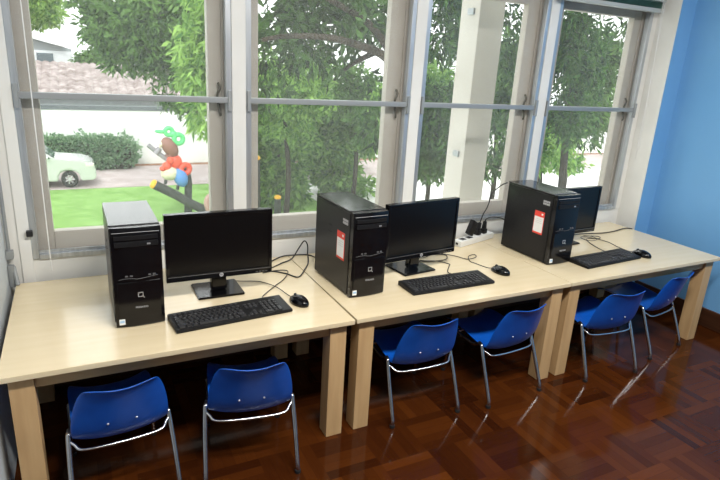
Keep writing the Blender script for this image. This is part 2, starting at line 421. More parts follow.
# ------------------------------------------------------------------ computers
W, D, HT = .1702, .3777, .3861
def make_tower(x, y, a, label, sticker, badge):
    t = thing('computer_tower', (x, y, H), a, label, 'computer')
    fz = .006
    MB().box((.002, .028, fz), (W - .002, D, HT - .003), .003).build('case', 'satin_black', t)
    MB().box((0, .034, HT - .006), (W, D + .002, HT), .002).build('top_panel', 'top_black', t)
    # front bezel: gently bowed, with a chamfered top edge
    b = bmesh.new(); rows = []
    nx, zs_ = 8, [fz - .003, fz + .004, .06, .12, .185, .19, .25, .31, HT - .02, HT - .004]
    for z in zs_:
        row = []
        for k in range(nx + 1):
            u = k / nx; bow = .008 * (1 - (2 * u - 1) ** 2)
            yy = .006 - bow + (.004 if z > HT - .01 else 0) + (.003 if z < .01 else 0)
            row.append(b.verts.new((u * W, yy, z)))
        rows.append(row)
    for A, B in zip(rows, rows[1:]):
        for k in range(nx): b.faces.new((A[k], A[k + 1], B[k + 1], B[k]))
    r = bmesh.ops.extrude_face_region(b, geom=b.faces[:])
    for v in r['geom']:
        if isinstance(v, bmesh.types.BMVert): v.co.y = .03
    bz = MB(); bz._merge(b); bez = bz.build('front_bezel', 'gloss_black', t)
    def yf(xx): u = xx / W; return .006 - .008 * (1 - (2 * u - 1) ** 2)
    MB().box((.012, -.003, .338), (W - .012, .006, .354), .002).build('drive_door', 'matte_black', t)
    MB().box((.012, -.003, .312), (W - .012, .006, .332), .002).build('drive_door', 'matte_black', t)
    MB().box((W - .05, -.0045, .318), (W - .038, .002, .324), .001).build('eject_button', 'silver', t)
    MB().tube([(.006, yf(.006) - .001, HT - .022), (W * .3, yf(W * .3) - .0015, HT - .020), (W * .7, yf(W * .7) - .0015, HT - .020), (W - .006, yf(W - .006) - .001, HT - .022)], .0009, 6).build('trim_line', 'grey_mark', t)
    g = MB()
    g.tube([(.018, yf(.018) - .0008, .190), (.05, yf(.05) - .0012, .194), (.085, yf(.085) - .0012, .190), (.12, yf(.12) - .0012, .194), (W - .018, yf(W - .018) - .0008, .197)], .0008, 6)
    g.build('port_strip', 'dim_mark', t)
    for px in (.040, .056, .118, .134):
        MB().box((px, yf(px) - .0016, .199), (px + .010, yf(px) + .004, .205), .001).build('port', 'dim_mark', t)
    MB().box((.010, -.0022, .040), (W - .010, .007, .180), .004).build('lower_door', 'gloss_black', t)
    # round-cornered mark with a tail
    lg = MB(); cx, cz, s = W * .52, .128, .0095
    for lo, hi in (((-s, -s), (s, -s + .003)), ((-s, s - .003), (s, s)), ((-s, -s), (-s + .003, s)), ((s - .003, -s), (s, s))):
        lg.box((cx + lo[0], -.0036, cz + lo[1]), (cx + hi[0], -.001, cz + hi[1]), .0006)
    lg.box((-.0015, 0, -.006), (.0015, .002, .006), 0, mtx=Matrix.Translation((cx + s - .001, -.0036, cz - s + .0005)) @ Matrix.Rotation(-.8, 4, 'Y'))
    lg.build('logo', 'silver', t)
    text_mesh('lettering', 'PRESARIO', .010, 'grey_mark', t, (W * .53, -.0026, .078), (PI / 2, 0, 0))
    st = MB().box((.010, .0035, .014), (.030, .008, .036), .001, mtx=Matrix.Translation((0, -.003, 0))).build('badge_sticker', 'paper', t)
    MB().box((.0125, -.0002, .0225), (.0275, .0012, .031), 0).build('sticker_print', 'sticker_blue', st, False)
    # side panel with vents
    sp = MB().box((-.0015, .036, .012), (.003, D - .01, HT - .012), .001).build('side_panel', 'satin_black', t)
    for k in range(2):
        MB().box((-.003, .205, .275 - k * .03), (0, .235, .280 - k * .03), .001).build('vent', 'matte_black', sp)
    if sticker:
        s = MB().box((-.0030, .075, .15), (-.0015, .145, .275)).build('label_sticker', 'red', t, False)
        MB().box((-.0036, .078, .160), (-.0026, .142, .245)).build('label_sheet', 'paper', s, False)
        for zz in (.232, .222, .212):
            MB().box((-.0039, .085, zz - .0006), (-.0034, .13, zz + .0006)).build('print_line', 'grey_mark', s, False)
        MB().box((-.0036, .084, .256), (-.0026, .096, .266)).build('header_mark', 'paper', s, False)
    if badge:
        bq = MB()
        for r_ in range(2):
            for c_ in range(4):
                bq.box((-.0032, .052 + c_ * .012, .318 + r_ * .013), (-.0014, .061 + c_ * .012, .328 + r_ * .013))
        bq.build('info_badge', 'grey_mark', t, False)
    MB().box((.04, D - .002, .05), (.13, D + .002, .2), .001).build('rear_panel', 'silver', t)
    for (fx, fy) in ((.02, .05), (W - .02, .05), (.02, D - .04), (W - .02, D - .04)):
        MB().cyl((fx, fy, 0), (fx, fy, fz + .001), .011).build('foot', 'rubber', t)
    return t
make_tower(-.4645, .2225, .0088, 'black computer tower on the left table, its top shining pale under the window', False, False)
make_tower(.4684, .1923, .0491, 'black computer tower with red sticker at the left end of the middle table', True, True)
make_tower(1.6699, .2444, .0242, 'black computer tower with red sticker on the right table, hiding most of its monitor', True, True)

MW, MH = .4408, .2835
def make_monitor(x, y, a, z, label):
    t = thing('monitor', (x, y, H), a, label, 'monitor')
    cx = MW / 2; z0 = z - H
    f = MB(); bw, bb_ = .014, .028
    f.box((0, 0, z0), (bw, .03, z0 + MH), .002); f.box((MW - bw, 0, z0), (MW, .03, z0 + MH), .002)
    f.box((bw * .6, 0, z0 + MH - bw), (MW - bw * .6, .03, z0 + MH), .002); f.box((bw * .6, 0, z0), (MW - bw * .6, .03, z0 + bb_), .002)
    f.build('bezel', 'gloss_black', t)
    MB().tube([(.006, -.001, z0 + bb_ - .006), (MW - .006, -.001, z0 + bb_ - .006)], .0009, 6, False).build('bezel_highlight', 'dim_mark', t)  # thin grey tube standing in for the highlight along the lower bezel
    MB().box((bw - .002, .004, z0 + bb_ - .002), (MW - bw + .002, .02, z0 + MH - bw + .002)).build('screen', 'screen', t, False)
    MB().box((.006, .022, z0 + .006), (MW - .006, .042, z0 + MH - .006), .01).box((.08, .03, z0 + .04), (MW - .08, .062, z0 + MH - .05), .012).build('back_shell', 'matte_black', t)
    lg = MB(); lg.cyl((cx, -.0012, z0 + .013), (cx, .001, z0 + .013), .0085, n=20); lo = lg.build('logo', 'grey_mark', t)
    text_mesh('lettering', 'hp', .011, 'matte_black', lo, (cx, -.0016, z0 + .0135), (PI / 2, 0, 0))
    n = MB().prism([(cx - .034, .012), (cx + .034, .012), (cx + .026, z0 + .12), (cx - .026, z0 + .12)], .045, .085, .006)
    n.build('stand_neck', 'gloss_black', t)
    b = MB(); b.prism([(-.10, 0), (.10, 0), (.098, .010), (-.098, .010)], -.01, .165, .004); o = b.build('stand_base', 'gloss_black', t); o.location = (cx, 0, 0.)
    for k in range(4):
        MB().box((MW - .03 - k * .014, -.0015, z0 + .006), (MW - .022 - k * .014, .001, z0 + .009)).build('button', 'dim_mark', t, False)
    return t
make_monitor(-.2618, .3929, .006, .6316, 'black flat monitor on the left table, screen off, fully in view')
make_monitor(.7168, .3414, .1255, .6265, 'black flat monitor on the middle table, its left end behind the tower')
make_monitor(1.851, .478, .05, .613, 'black flat monitor on the right table, mostly hidden behind the tower')

KW, KD = .4636, .1392
def make_keyboard(x, y, a, label, cord):
    t = thing('keyboard', (x, y, H), a, label, 'keyboard')
    def top(yy): return .013 + .009 * yy / KD
    MB().prism([(0, .001), (KD, .001), (KD, .022), (KD - .008, .023), (.006, .014), (0, .011)], 0, KW, .002).build('body', 'matte_black', t)
    o = kids(t)[0]
    o.data.transform(Matrix(((0, 1, 0, 0), (1, 0, 0, 0), (0, 0, 1, 0), (0, 0, 0, 1)))); o.data.flip_normals()
    ku = .0188; gx = .012
    slope = math.atan2(.009, KD)
    def key(kx, ky, w=1., h=1., ref=[None]):
        lo = (0, 0, 0); wd = ku * w - .0028; dp = ku * h - .0028
        me = keycache.get((w, h))
        if me is None:
            m = MB(); m.prism([(0, 0), (wd, 0), (wd - .0025, .006), (.0025, .006)], .0, dp, .0008, seg=1)
            k_ = m.build('key', 'key_black', t); keycache[(w, h)] = k_.data
        else:
            k_ = bpy.data.objects.new('key', me); C.objects.link(k_); k_.parent = t
        k_.location = (kx, ky, top(ky)); k_.rotation_euler = (slope, 0, 0)
    y0 = .009
    rows = [(0, [1.5, 1.25, 1.25, 6, 1.25, 1.25, 1.5]), (1, [2.25] + [1] * 10 + [1.75]), (2, [1.75] + [1] * 11 + [1.25]),
            (3, [1.5] + [1] * 12 + [.5]), (4, [1] * 13 + [1])]
    for r, ws in rows:
        kx = gx
        for w in ws:
            key(kx, y0 + r * ku, w); kx += ku * w
    fy = y0 + 5 * ku + .006
    for k in range(13):
        key(gx + k * ku * 14 / 13, fy, 1., .8)
    nx = gx + 14 * ku + .010
    for r in (3, 4):
        for c in range(3): key(nx + c * ku, y0 + r * ku)
    for c in range(3): key(nx + c * ku, y0)
    key(nx + ku, y0 + ku)
    px = nx + 3 * ku + .010
    for r in range(1, 5):
        for c in range(4):
            if not (c == 3 and r in (1,)): key(px + c * ku, y0 + r * ku)
    key(px, y0, 2); key(px + 2 * ku, y0); key(px + 3 * ku, y0, 1, 2)
    if cord: 
        o = MB().tube([tuple(Vector(p)) for p in cord], .0022, 8).build('cord', 'cable', t)
    return t
keycache = {}
def loc_pts(x, y, a, pts):
    ca, sa = math.cos(-a), math.sin(-a)
    return [((px - x) * ca - (py - y) * sa, (px - x) * sa + (py - y) * ca, pz) for px, py, pz in pts]
K = [(-.2720, .1100, .0921, 'black keyboard on the left table, below the fully visible monitor', [(.105, .296, .014), (.128, .346, .004), (.204, .428, .004), (.270, .495, .004), (.318, .575, .004), (.310, .604, .004), (.262, .612, .004), (.2, .60, .004)]),
     (.7514, .1286, .0039, 'black keyboard on the middle table, in front of its half-covered monitor', [(1.072, .262, .014), (1.078, .329, .004), (1.135, .40, .004), (1.154, .427, .004), (1.12, .485, .004), (1.04, .52, .004), (.98, .60, .004)]),
     (1.8465, .1290, .0723, 'black keyboard on the right table near the blue wall', [(2.17, .288, .014), (2.206, .366, .004), (2.244, .475, .004), (2.30, .55, .004), (2.39, .53, .004), (2.42, .565, .004), (2.38, .59, .004)])]
for x, y, a, lb, cd in K: make_keyboard(x, y, a, lb, loc_pts(x, y, a, cd))

def make_mouse(x, y, a, label, cord):
    t = thing('computer_mouse', (x, y, H), a, label, 'mouse')
    b = MB(); b.ell((0, 0, .008), (.033, .058, .029), n=24); bm = b.bm
    for v in bm.verts:
        if v.co.z < .001: v.co.z = .001
        v.co.z *= 1 - .25 * max(0, v.co.y / .058); v.co.x *= 1 - .10 * max(0, v.co.y / .058)
    b.build('body', 'gloss_black', t)
    MB().tube([(0, .008, .0365), (0, .032, .029), (0, .053, .0145)], .0008, 6).build('button_seam', 'rail_alu', t)
    MB().cyl((-.003, .028, .029), (.003, .028, .029), .0075, n=16).build('scroll_wheel', 'rubber', t)
    MB().tube(cord, .0019, 8).build('cord', 'cable', t)
    return t
Ms = [(.243, .225, .25, 'black mouse on the left table beside its keyboard', [(.232, .268, .012), (.226, .305, .006), (.204, .40, .009), (.175, .47, .006), (.142, .512, .003), (.069, .536, .004), (.0, .58, .004)]),
      (1.342, .243, .18, 'black mouse on the middle table, right of its keyboard', [(1.334, .288, .012), (1.319, .318, .004), (1.297, .40, .004), (1.293, .432, .004), (1.335, .50, .004), (1.386, .514, .004), (1.36, .468, .007), (1.297, .464, .004), (1.265, .525, .004), (1.20, .60, .004)]),
      (2.360, .200, .12, 'black mouse at the right end of the right table', [(2.354, .246, .012), (2.352, .285, .004), (2.358, .37, .004), (2.38, .47, .004), (2.33, .585, .004), (2.26, .565, .010), (2.26, .50, .010), (2.34, .505, .010), (2.35, .56, .012), (2.31, .59, .012)])]
for x, y, a, lb, cd in Ms: make_mouse(x, y, a, lb, loc_pts(x, y, a, cd))

# cables, power strip, plugs
def cable(label, pts, r=.0033):
    return tag(MB().tube([(p[0], p[1], p[2]) for p in pts], r, 8).build('cable', 'cable'), label, 'cable')
z = H + .0044
cable('thick black cable with an upright loop left of the middle tower', [(.17, .58, H + .10), (.215, .62, H + .04), (.257, .655, z), (.327, .70, z), (.395, .735, z + .006), (.44, .755, .60), (.462, .74, .640), (.478, .735, .618), (.475, .72, .575), (.455, .66, z + .002), (.41, .588, z), (.343, .498, z), (.305, .552, z), (.262, .60, z), (.20, .63, z)])
cable('black power cable running along the wall into the back of the middle tower', [(.20, .69, z), (.29, .745, z), (.36, .795, z), (.42, .80, z), (.50, .78, z), (.535, .70, z), (.54, .61, H + .03), (.545, .5775, H + .08)])
cable('long black cable lying along the back of the right table to the wall corner', [(2.20, .58, z), (2.27, .635, z), (2.336, .645, z), (2.43, .63, z), (2.541, .615, z), (2.66, .63, z), (2.75, .652, z), (2.80, .652, z), (2.825, .632, z)])
cable('thin black cable bundle behind the middle monitor foot', [(1.0, .52, z), (1.06, .50, z), (1.13, .487, z), (1.19, .50, z), (1.22, .56, z), (1.15, .58, z), (1.08, .555, z), (1.02, .56, z)], .0025)

ps = thing('power_strip', (1.390, .648, H), .30, 'white power strip with plugs at the back of the middle table', 'power strip')
MB().box((0, 0, 0), (.335, .058, .036), .006).build('housing', 'white_plastic', ps)
for k in range(5):
    s = MB().box((.03 + k * .063, .012, .0355), (.074 + k * .063, .046, .0368), .001).build('socket', 'matte_black' if k < 2 else 'white_plastic', ps)
MB().box((.003, .02, .012), (-.0015, .036, .024), .001).build('switch', 'rubber', ps)
def plug(x, y, z0, lean, label, pts):
    t = thing('power_plug', (x, y, z0), .30, label, 'plug', None)
    MB().box((-.018, -.016, 0), (.018, .016, .030), .006).prism([(-.014, .028), (.014, .028), (.007 + lean, .075), (-.007 + lean, .075)], -.011, .011, .003).build('body', 'matte_black', t)
    MB().tube([(lean, 0, .073)] + pts, .0034, 8).build('cord', 'cable', t)
    return t
ca, sa = math.cos(.30), math.sin(.30)
def onstrip(u): return (1.390 + u * ca - .029 * sa, .648 + u * sa + .029 * ca)
a_ = onstrip(.200); plug(a_[0], a_[1], H + .0372, .012, 'black plug on the power strip, left one of two, with adapter block', [(.03, -.004, .125), (.05, -.01, .160), (.052, -.02, .20), (.062, -.02, .245), (.12, -.04, .295), (.16, -.06, .315)])
a_ = onstrip(.262); plug(a_[0], a_[1], H + .0372, .004, 'black plug on the power strip, right one of two, cord arching to the right tower', [(.01, -.004, .09), (.03, -.03, .104), (.07, -.07, .10), (.096, -.10, .075), (.115, -.10, .045)])
a_ = onstrip(.115)
ad = MB().box((-.026, -.016, -.045), (.026, .016, .045), .008, mtx=Matrix.Translation((a_[0] + .012, a_[1] - .0, H + .093)) @ Matrix.Rotation(.30, 4, 'Z') @ Matrix.Rotation(.5, 4, 'Y'))
tag(ad.build('power_adapter', 'matte_black'), 'slanted black power adapter block leaning on the power strip', 'adapter')

# ------------------------------------------------------------------ chairs
def make_chair():
    t = thing('school_chair', (0, 0, 0), 0, 'x', 'chair', 'blue plastic chairs in a row at the tables')
    # one-piece shell: seat pan running up into the backrest
    prof = [(.400, .270), (.385, .284), (.33, .287), (.26, .276), (.19, .262), (.13, .252), (.095, .252), (.068, .266), (.045, .310), (.026, .370), (.008, .430), (-.008, .478), (-.018, .502), (-.028, .508)]
    wid = [.132, .143, .148, .150, .150, .150, .150, .154, .158, .153, .142, .128, .116, .104]
    nc = 14
    b = bmesh.new(); G = []
    for i, ((py, pz), w) in enumerate(zip(prof, wid)):
        a, c = prof[max(i - 1, 0)], prof[min(i + 1, len(prof) - 1)]
        ty, tz = c[0] - a[0], c[1] - a[1]; l = math.hypot(ty, tz); ny, nz = tz / l, -ty / l  # faces up / forward
        row = []
        for k in range(nc + 1):
            u = 2 * k / nc - 1
            lift = .026 * abs(u) ** 2.4 * (1 if i < 9 else 1.15)
            ed = 0
            if i >= len(prof) - 3: ed = -.022 * abs(u) ** 4 * (i - len(prof) + 4) / 3 - .006 * (1 - u * u) * (i - len(prof) + 4) / 3
            row.append(b.verts.new((u * w, py + ny * lift, pz + nz * lift + ed)))
        G.append(row)
    for A, B in zip(G, G[1:]):
        for k in range(nc): b.faces.new((A[k], A[k + 1], B[k + 1], B[k]))
    bmesh.ops.recalc_face_normals(b, faces=b.faces)
    me = bpy.data.meshes.new('seat_shell'); b.to_mesh(me); b.free()
    sh = link('seat_shell', me, 'chair_plastic', t)
    sh.modifiers.clear(); so = sh.modifiers.new('s', 'SOLIDIFY'); so.thickness = .0055; so.offset = 0
    sb = sh.modifiers.new('d', 'SUBSURF'); sb.levels = 1; sb.render_levels = 2
    bv = None
    # chrome frame
    r = .009
    for s in (-1, 1):
        MB().tube([(s * .172, .002, 0.012), (s * .1705, .010, .05), (s * .168, .060, .175), (s * .164, .100, .272), (s * .162, .108, .288), (s * .158, .128, .291)], r, 12).build('leg', 'chrome', t)
        MB().tube([(s * .150, .372, .012), (s * .149, .366, .06), (s * .146, .342, .230), (s * .145, .334, .258), (s * .146, .312, .266)], r, 12).build('leg', 'chrome', t)
        MB().tube([(s * .158, .126, .291), (s * .154, .155, .270), (s * .150, .20, .258), (s * .146, .313, .266)], r * .9, 10).build('side_rail', 'chrome', t)
        MB().cyl((s * .172, .002, 0), (s * .172, .003, .016), .0115, bev=.002).build('rubber_foot', 'rubber', t)
        MB().cyl((s * .150, .372, 0), (s * .150, .372, .016), .0115, bev=.002).build('rubber_foot', 'rubber', t)
    MB().tube([(-.164, .100, .268), (-.148, .085, .257), (-.128, .066, .244), (-.06, .058, .241), (.06, .058, .241), (.128, .066, .244), (.148, .085, .257), (.164, .100, .268)], .0055, 10).build('rear_bar', 'chrome', t)
    MB().tube([(-.146, .315, .262), (0, .315, .258), (.146, .315, .262)], .007, 10).build('front_bar', 'chrome', t)
    for s in (-1, 1):
        MB().ell((s * .045, .030, .345), (.004, .003, .004), n=10).build('rivet', 'silver', t)
    return t
cp = make_chair()
chs = [(-.478, -.072, .07, 'blue plastic chair under the left table, nearest the grey door'),
       (-.052, -.108, -.165, 'blue plastic chair under the left table, below its keyboard'),
       (.770, -.036, -.035, 'blue plastic chair under the middle table, below its keyboard'),
       (1.271, -.058, .07, 'blue plastic chair under the middle table, nearest the right table'),
       (1.908, -.090, -.10, 'blue plastic chair under the right table, below its keyboard'),
       (2.460, -.010, .17, 'blue plastic chair at the far right, beside the last table leg')]
for i, (x, y, a, lb) in enumerate(chs):
    o = cp if i == 0 else copy_tree(cp)
    o.location = (x, y, 0); o.rotation_euler = (0, 0, a); o.scale = (1, 1, .965); o['label'] = lb
#
# ------------------------------------------------------------------ outside
GZ = -3.5
def ground(name, x0, x1, y0, y1, z0, m):
    return struct(MB().box((x0, y0, z0 - .1), (x1, y1, z0)).build(name, m, smooth=False))
ground('ground_bounce', -40, 60, 1.4, 9.0, GZ, 'paving')  # unseen pale ground, added to keep green lawn bounce off the column
ground('ground_lawn', -40, 60, 9.0, 21.0, GZ, 'lawn')
ground('ground_driveway', -40, 60, 21.0, 25.3, GZ + .01, 'drive')
ground('ground_paving', 7.4, 60, 1.4, 20.9, GZ + .02, 'paving')
ground('ground_bed', -40, 60, 25.3, 60, GZ + .02, 'soil')
gw = empty('garden_wall', (10, 25.9, GZ)); gw['kind'] = 'structure'
MB().box((-50, -.1, 0), (40, .1, 2.45)).build('wall_face', 'garden_wall', gw, False)
MB().box((-50, -.14, 2.45), (40, .14, 2.62)).build('coping', 'coping', gw, False)

rnd = np.random.default_rng(7)
def leaf_mesh(centers, dirs, size, per, droop=.5, rng=rnd, aspect=.34):
    """leaf sprays: `per` leaves around each twig tip"""
    n = len(centers) * per
    c = np.repeat(centers, per, 0); d0 = np.repeat(dirs, per, 0)
    d = d0 * .5 + rng.normal(size=(n, 3)) * .75; d[:, 2] -= droop
    d /= np.linalg.norm(d, axis=1, keepdims=True) + 1e-9
    t = np.cross(d, rng.normal(size=(n, 3))); t /= np.linalg.norm(t, axis=1, keepdims=True) + 1e-9
    nn = np.cross(d, t)
    L = size * rng.uniform(.65, 1.3, (n, 1)); w = L * aspect * rng.uniform(.8, 1.2, (n, 1))
    b = c + d * L * .08 + rng.normal(size=(n, 3)) * size * .25
    p = np.stack([b, b + d * L * .45 + t * w * .5 + nn * w * .15, b + d * L, b + d * L * .45 - t * w * .5 + nn * w * .15], 1).reshape(-1, 3)
    return p
def foliage(name, blobs, n, size, m, parent=None, per=7, droop=.45, seed=1, aspect=.34, shell=.55, cut=None):
    rng = np.random.default_rng(seed); P = []
    vol = np.array([b[1][0] * b[1][1] * b[1][2] for b in blobs]) ** .67; vol /= vol.sum()
    for (c, r), v in zip(blobs, vol):
        k = max(8, int(n * v))
        u = rng.normal(size=(k, 3)); u /= np.linalg.norm(u, axis=1, keepdims=True)
        rad = rng.uniform(shell, 1, (k, 1)) * (1 + .12 * rng.normal(size=(k, 1)))
        pts = np.array(c) + u * rad * np.array(r)
        if cut is not None:
            kp = cut(pts); pts, u = pts[kp], u[kp]
        if len(pts): P.append(leaf_mesh(pts, u, size, per, droop, rng, aspect))
    p = np.concatenate(P); nv = len(p); nf = nv // 4
    me = bpy.data.meshes.new(name); me.vertices.add(nv); me.vertices.foreach_set('co', p.ravel().astype(np.float32))
    me.loops.add(nv); me.loops.foreach_set('vertex_index', np.arange(nv, dtype=np.int32))
    me.polygons.add(nf); me.polygons.foreach_set('loop_start', np.arange(0, nv, 4, dtype=np.int32))
    me.update(calc_edges=True); me.validate()
    return link(name, me, m, parent, False)
def rblobs(seed, c, r, n, br):
    rng = np.random.default_rng(seed); out = []
    for k in range(n):
        u = rng.normal(size=3); u /= np.linalg.norm(u); s = rng.uniform(.35, 1) ** .6
        q = np.array(c) + u * s * np.array(r); b = br * rng.uniform(.7, 1.3)
        out.append((tuple(q), (b * 1.15, b * 1.15, b * .8)))
    return out
def tree(name, base, blobs, n, size, m, label, cat='tree', branches=(), tr=(.22, .12), **kw):
    t = thing(name, (base[0], base[1], GZ), 0, label, cat)
    off = np.array((base[0], base[1], GZ))
    bl = [(tuple(np.array(c) - off), r) for c, r in blobs]
    cut = kw.pop('cut', None)
    kw['cut'] = (lambda p: cut(p + off)) if cut else None
    foliage('foliage', bl, n, size, m, t, **kw)
    top = base[2] - GZ
    tk = MB(); tk.tube([(0, 0, -.05), (.08, .05, top * .35), (-.06, .1, top * .7), (.0, .0, top)], .2, 12, rad=(tr[0] * .7, tr[1] * .6)); tk.build('trunk', 'bark', t)
    for pts, r0, r1 in branches:
        MB().tube([tuple(Vector(p) - Vector(off)) for p in pts], r0, 10, rad=(r0, r1)).build('branch', 'bark', t)
    return t
off_win = lambda p: p[:, 1] > 2.2
# crown seen through the left window, in front of the long roof
tree('broadleaf_tree', (4.5, 18.6, 1.0), rblobs(1, (1.75, 18, 2.35), (1.8, 1.8, 1.3), 26, .7) + [((2.9, 18, 1.2), (.8, .8, .8)), ((.9, 18, 1.3), (.7, .8, .45)), ((2.6, 18.2, .4), (.7, .7, .7)), ((3.2, 18.2, -.1), (.55, .6, .7))],
     2000, .28, 'leaf_mid', 'broad green tree crown hanging over the long pale roof in the left window', per=7, tr=(.26, .14))
tree('leafy_tree', (2.0, 9.6, .2), rblobs(2, (1.72, 9.2, 1.6), (.55, .6, 1.0), 12, .42) + [((1.75, 9.1, .45), (.45, .5, .4)), ((1.55, 9.1, 1.75), (.4, .4, .35))],
     780, .21, 'leaf_light', 'bright yellow-green tree at the right side of the left window', per=7, droop=.9, aspect=.26, tr=(.10, .06))
tree('distant_tree', (-3.2, 47, 2.5), rblobs(3, (-2.2, 47, 4.9), (1.9, 1.4, 2.6), 14, .9), 1100, .42, 'leaf_light', 'thin pale tree beyond the grey gable at the top left', per=7, tr=(.2, .1))
tree('background_tree', (1.4, 35.5, 1.0), rblobs(12, (1.3, 35.5, 1.6), (1.1, .8, 1.3), 10, .6), 800, .34, 'leaf_mid', 'pale green tree between the grey gable and the long roof', per=7, tr=(.25, .1))
# second window: big dark tree with crooked boughs, shrubs below
tree('shade_tree', (5.45, 8.2, 2.2), rblobs(4, (3.7, 8.2, 2.25), (1.5, 1.0, .75), 18, .5) + [((2.45, 8.1, 1.6), (.4, .4, .7)), ((2.55, 8.0, .95), (.35, .4, .35)), ((4.4, 8.2, 1.0), (.7, .6, .45)), ((4.9, 8.3, .35), (.5, .5, .45)), ((3.4, 8.2, 1.55), (.7, .5, .25)), ((3.9, 8.6, 4.0), (2.2, 1.6, 1.2))],
     720, .24, 'leaf_dark', 'dark tree with crooked boughs filling the top of the second window', per=7, droop=.6, tr=(.26, .2),
     branches=[([(5.45, 8.2, .6), (4.75, 7.3, 1.28), (4.36, 7.1, 1.66), (3.87, 7.1, 1.81), (3.31, 7.1, 1.90), (2.63, 7.1, 1.88), (2.17, 7.1, 1.79)], .10, .03), ([(5.45, 8.2, .9), (4.70, 7.3, 1.55), (4.35, 7.1, 1.86), (4.03, 7.1, 2.15), (3.56, 7.1, 2.37), (3.11, 7.1, 2.53)], .09, .04), ([(4.62, 7.95, 1.75), (4.2, 8.1, 1.5), (3.9, 8.2, 1.2)], .06, .02)])
tree('garden_shrub', (5.9, 17.2, -1.6), rblobs(5, (5.7, 17.3, -1.9), (1.1, .8, 1.6), 16, .6), 1200, .30, 'leaf_fresh', 'tall green shrub behind the yellow-capped post in the second window', 'shrub', per=7, tr=(.14, .07))
tree('garden_shrub', (8.2, 17.6, -1.4), rblobs(6, (8.4, 17.8, -1.7), (1.5, .8, 1.9), 18, .65), 1400, .31, 'leaf_fresh', 'tall green shrub right of centre in the second window, above the middle tower', 'shrub', per=7, tr=(.14, .07))
tree('flowering_shrub', (5.4, 15.0, 1.2), rblobs(7, (5.3, 15, .6), (1.5, .7, 1.05), 16, .55), 1100, .23, 'leaf_light', 'bright light green bush in the middle of the second window', 'shrub', per=7, tr=(.14, .07))
tree('background_shrub', (8.6, 16.6, 1.4), rblobs(17, (8.4, 16.6, .5), (1.4, .7, 1.0), 14, .55), 800, .24, 'leaf_mid', 'mid green bush behind the dark boughs at the right of the second window', 'shrub', per=7, tr=(.14, .07))
tree('background_shrub', (9.6, 22.4, -1.4), rblobs(31, (9.4, 22.6, -1.6), (3.6, .7, 1.7), 26, .8), 1500, .36, 'leaf_fresh', 'long dense shrub far back along the garden wall in the second window', 'shrub', per=7, tr=(.16, .09))
# third and fourth windows
tree('mango_tree', (7.5, 8.6, 2.6), rblobs(8, (6.55, 8.3, 2.5), (1.0, .8, .7), 12, .42) + rblobs(18, (6.55, 8.4, .1), (.55, .6, .85), 10, .40) + [((7.2, 8.9, 4.2), (1.5, 1.2, 1.1))] + [((7.9, 8.4, 1.9), (.5, .5, .6)), ((7.95, 8.4, 2.7), (.5, .5, .45)), ((8.2, 8.4, .2), (.5, .5, .5)), ((8.1, 8.4, -.5), (.4, .4, .3))],
     1200, .24, 'leaf_dark', 'dark leafy tree seen through the third window around the pale column', per=7, droop=.8, aspect=.24, tr=(.16, .12))
tree('background_tree', (8.9, 11.2, 1.2), rblobs(41, (8.3, 11, .1), (.75, .5, 1.2), 14, .45) + rblobs(42, (9.2, 11.2, -1.0), (1.2, .4, .35), 8, .35), 900, .24, 'leaf_mid', 'leafy green tree behind the nearer dark one in the third window', per=7, tr=(.12, .08))
tree('background_tree', (10.7, 11.3, 2.0), rblobs(43, (10.55, 11.2, 1.3), (.6, .5, 1.5), 14, .42), 800, .24, 'leaf_mid', 'leafy green tree in the gap between the pale column and the third window frame', per=7, tr=(.12, .08))
tree('lime_shrub', (9.2, 12.6, .9), rblobs(9, (9.0, 12.6, .6), (1.3, .6, .9), 12, .5), 900, .22, 'leaf_light', 'sunny light green bush glimpsed low in the third window', 'shrub', per=7, tr=(.12, .07))
tree('mango_tree', (9.6, 7.6, 2.8), rblobs(10, (9.25, 7.2, 2.1), (1.2, .7, 1.0), 22, .36) + rblobs(20, (9.5, 7.2, .65), (.95, .6, .6), 12, .33) + [((9.4, 7.6, 4.0), (1.4, 1.2, 1.1))],
     800, .21, 'leaf_dark', 'dark leafy tree filling the rightmost window', per=8, droop=.8, aspect=.24, tr=(.15, .10),
     branches=[([(9.6, 7.6, .9), (9.3, 7.4, 1.4), (9.0, 7.3, 2.0), (8.7, 7.2, 2.6)], .07, .03), ([(9.55, 7.6, .6), (9.2, 7.3, .75), (8.8, 7.2, 1.1)], .05, .02)])
tree('background_shrub', (11.6, 10.2, .2), rblobs(11, (11.3, 10.0, -.35), (1.1, .5, .75), 12, .42), 800, .21, 'leaf_light', 'pale green bush low in the rightmost window, above the right tower', 'shrub', per=7, tr=(.12, .07))
tree('background_tree', (14.4, 12.0, 1.6), rblobs(21, (14.6, 11.6, 1.3), (1.5, .6, 1.6), 16, .5), 800, .26, 'leaf_mid', 'mid green tree behind the dark tree in the rightmost window', per=7, tr=(.16, .1))

# clipped hedge along the wall
hg = thing('hedge', (0, 24.9, GZ), 0, 'clipped green hedge along the white garden wall behind the car', 'hedge')
foliage('foliage', [((x, 0, .72), (.62, .42, .70)) for x in np.arange(-4.2, 1.35, .42)], 3600, .17, 'leaf_hedge', hg, per=6, droop=.1, seed=5, shell=.8, aspect=.5)
MB().box((-4.6, -.25, 0), (1.6, .25, 1.15), .1).build('branches', 'bark', hg)

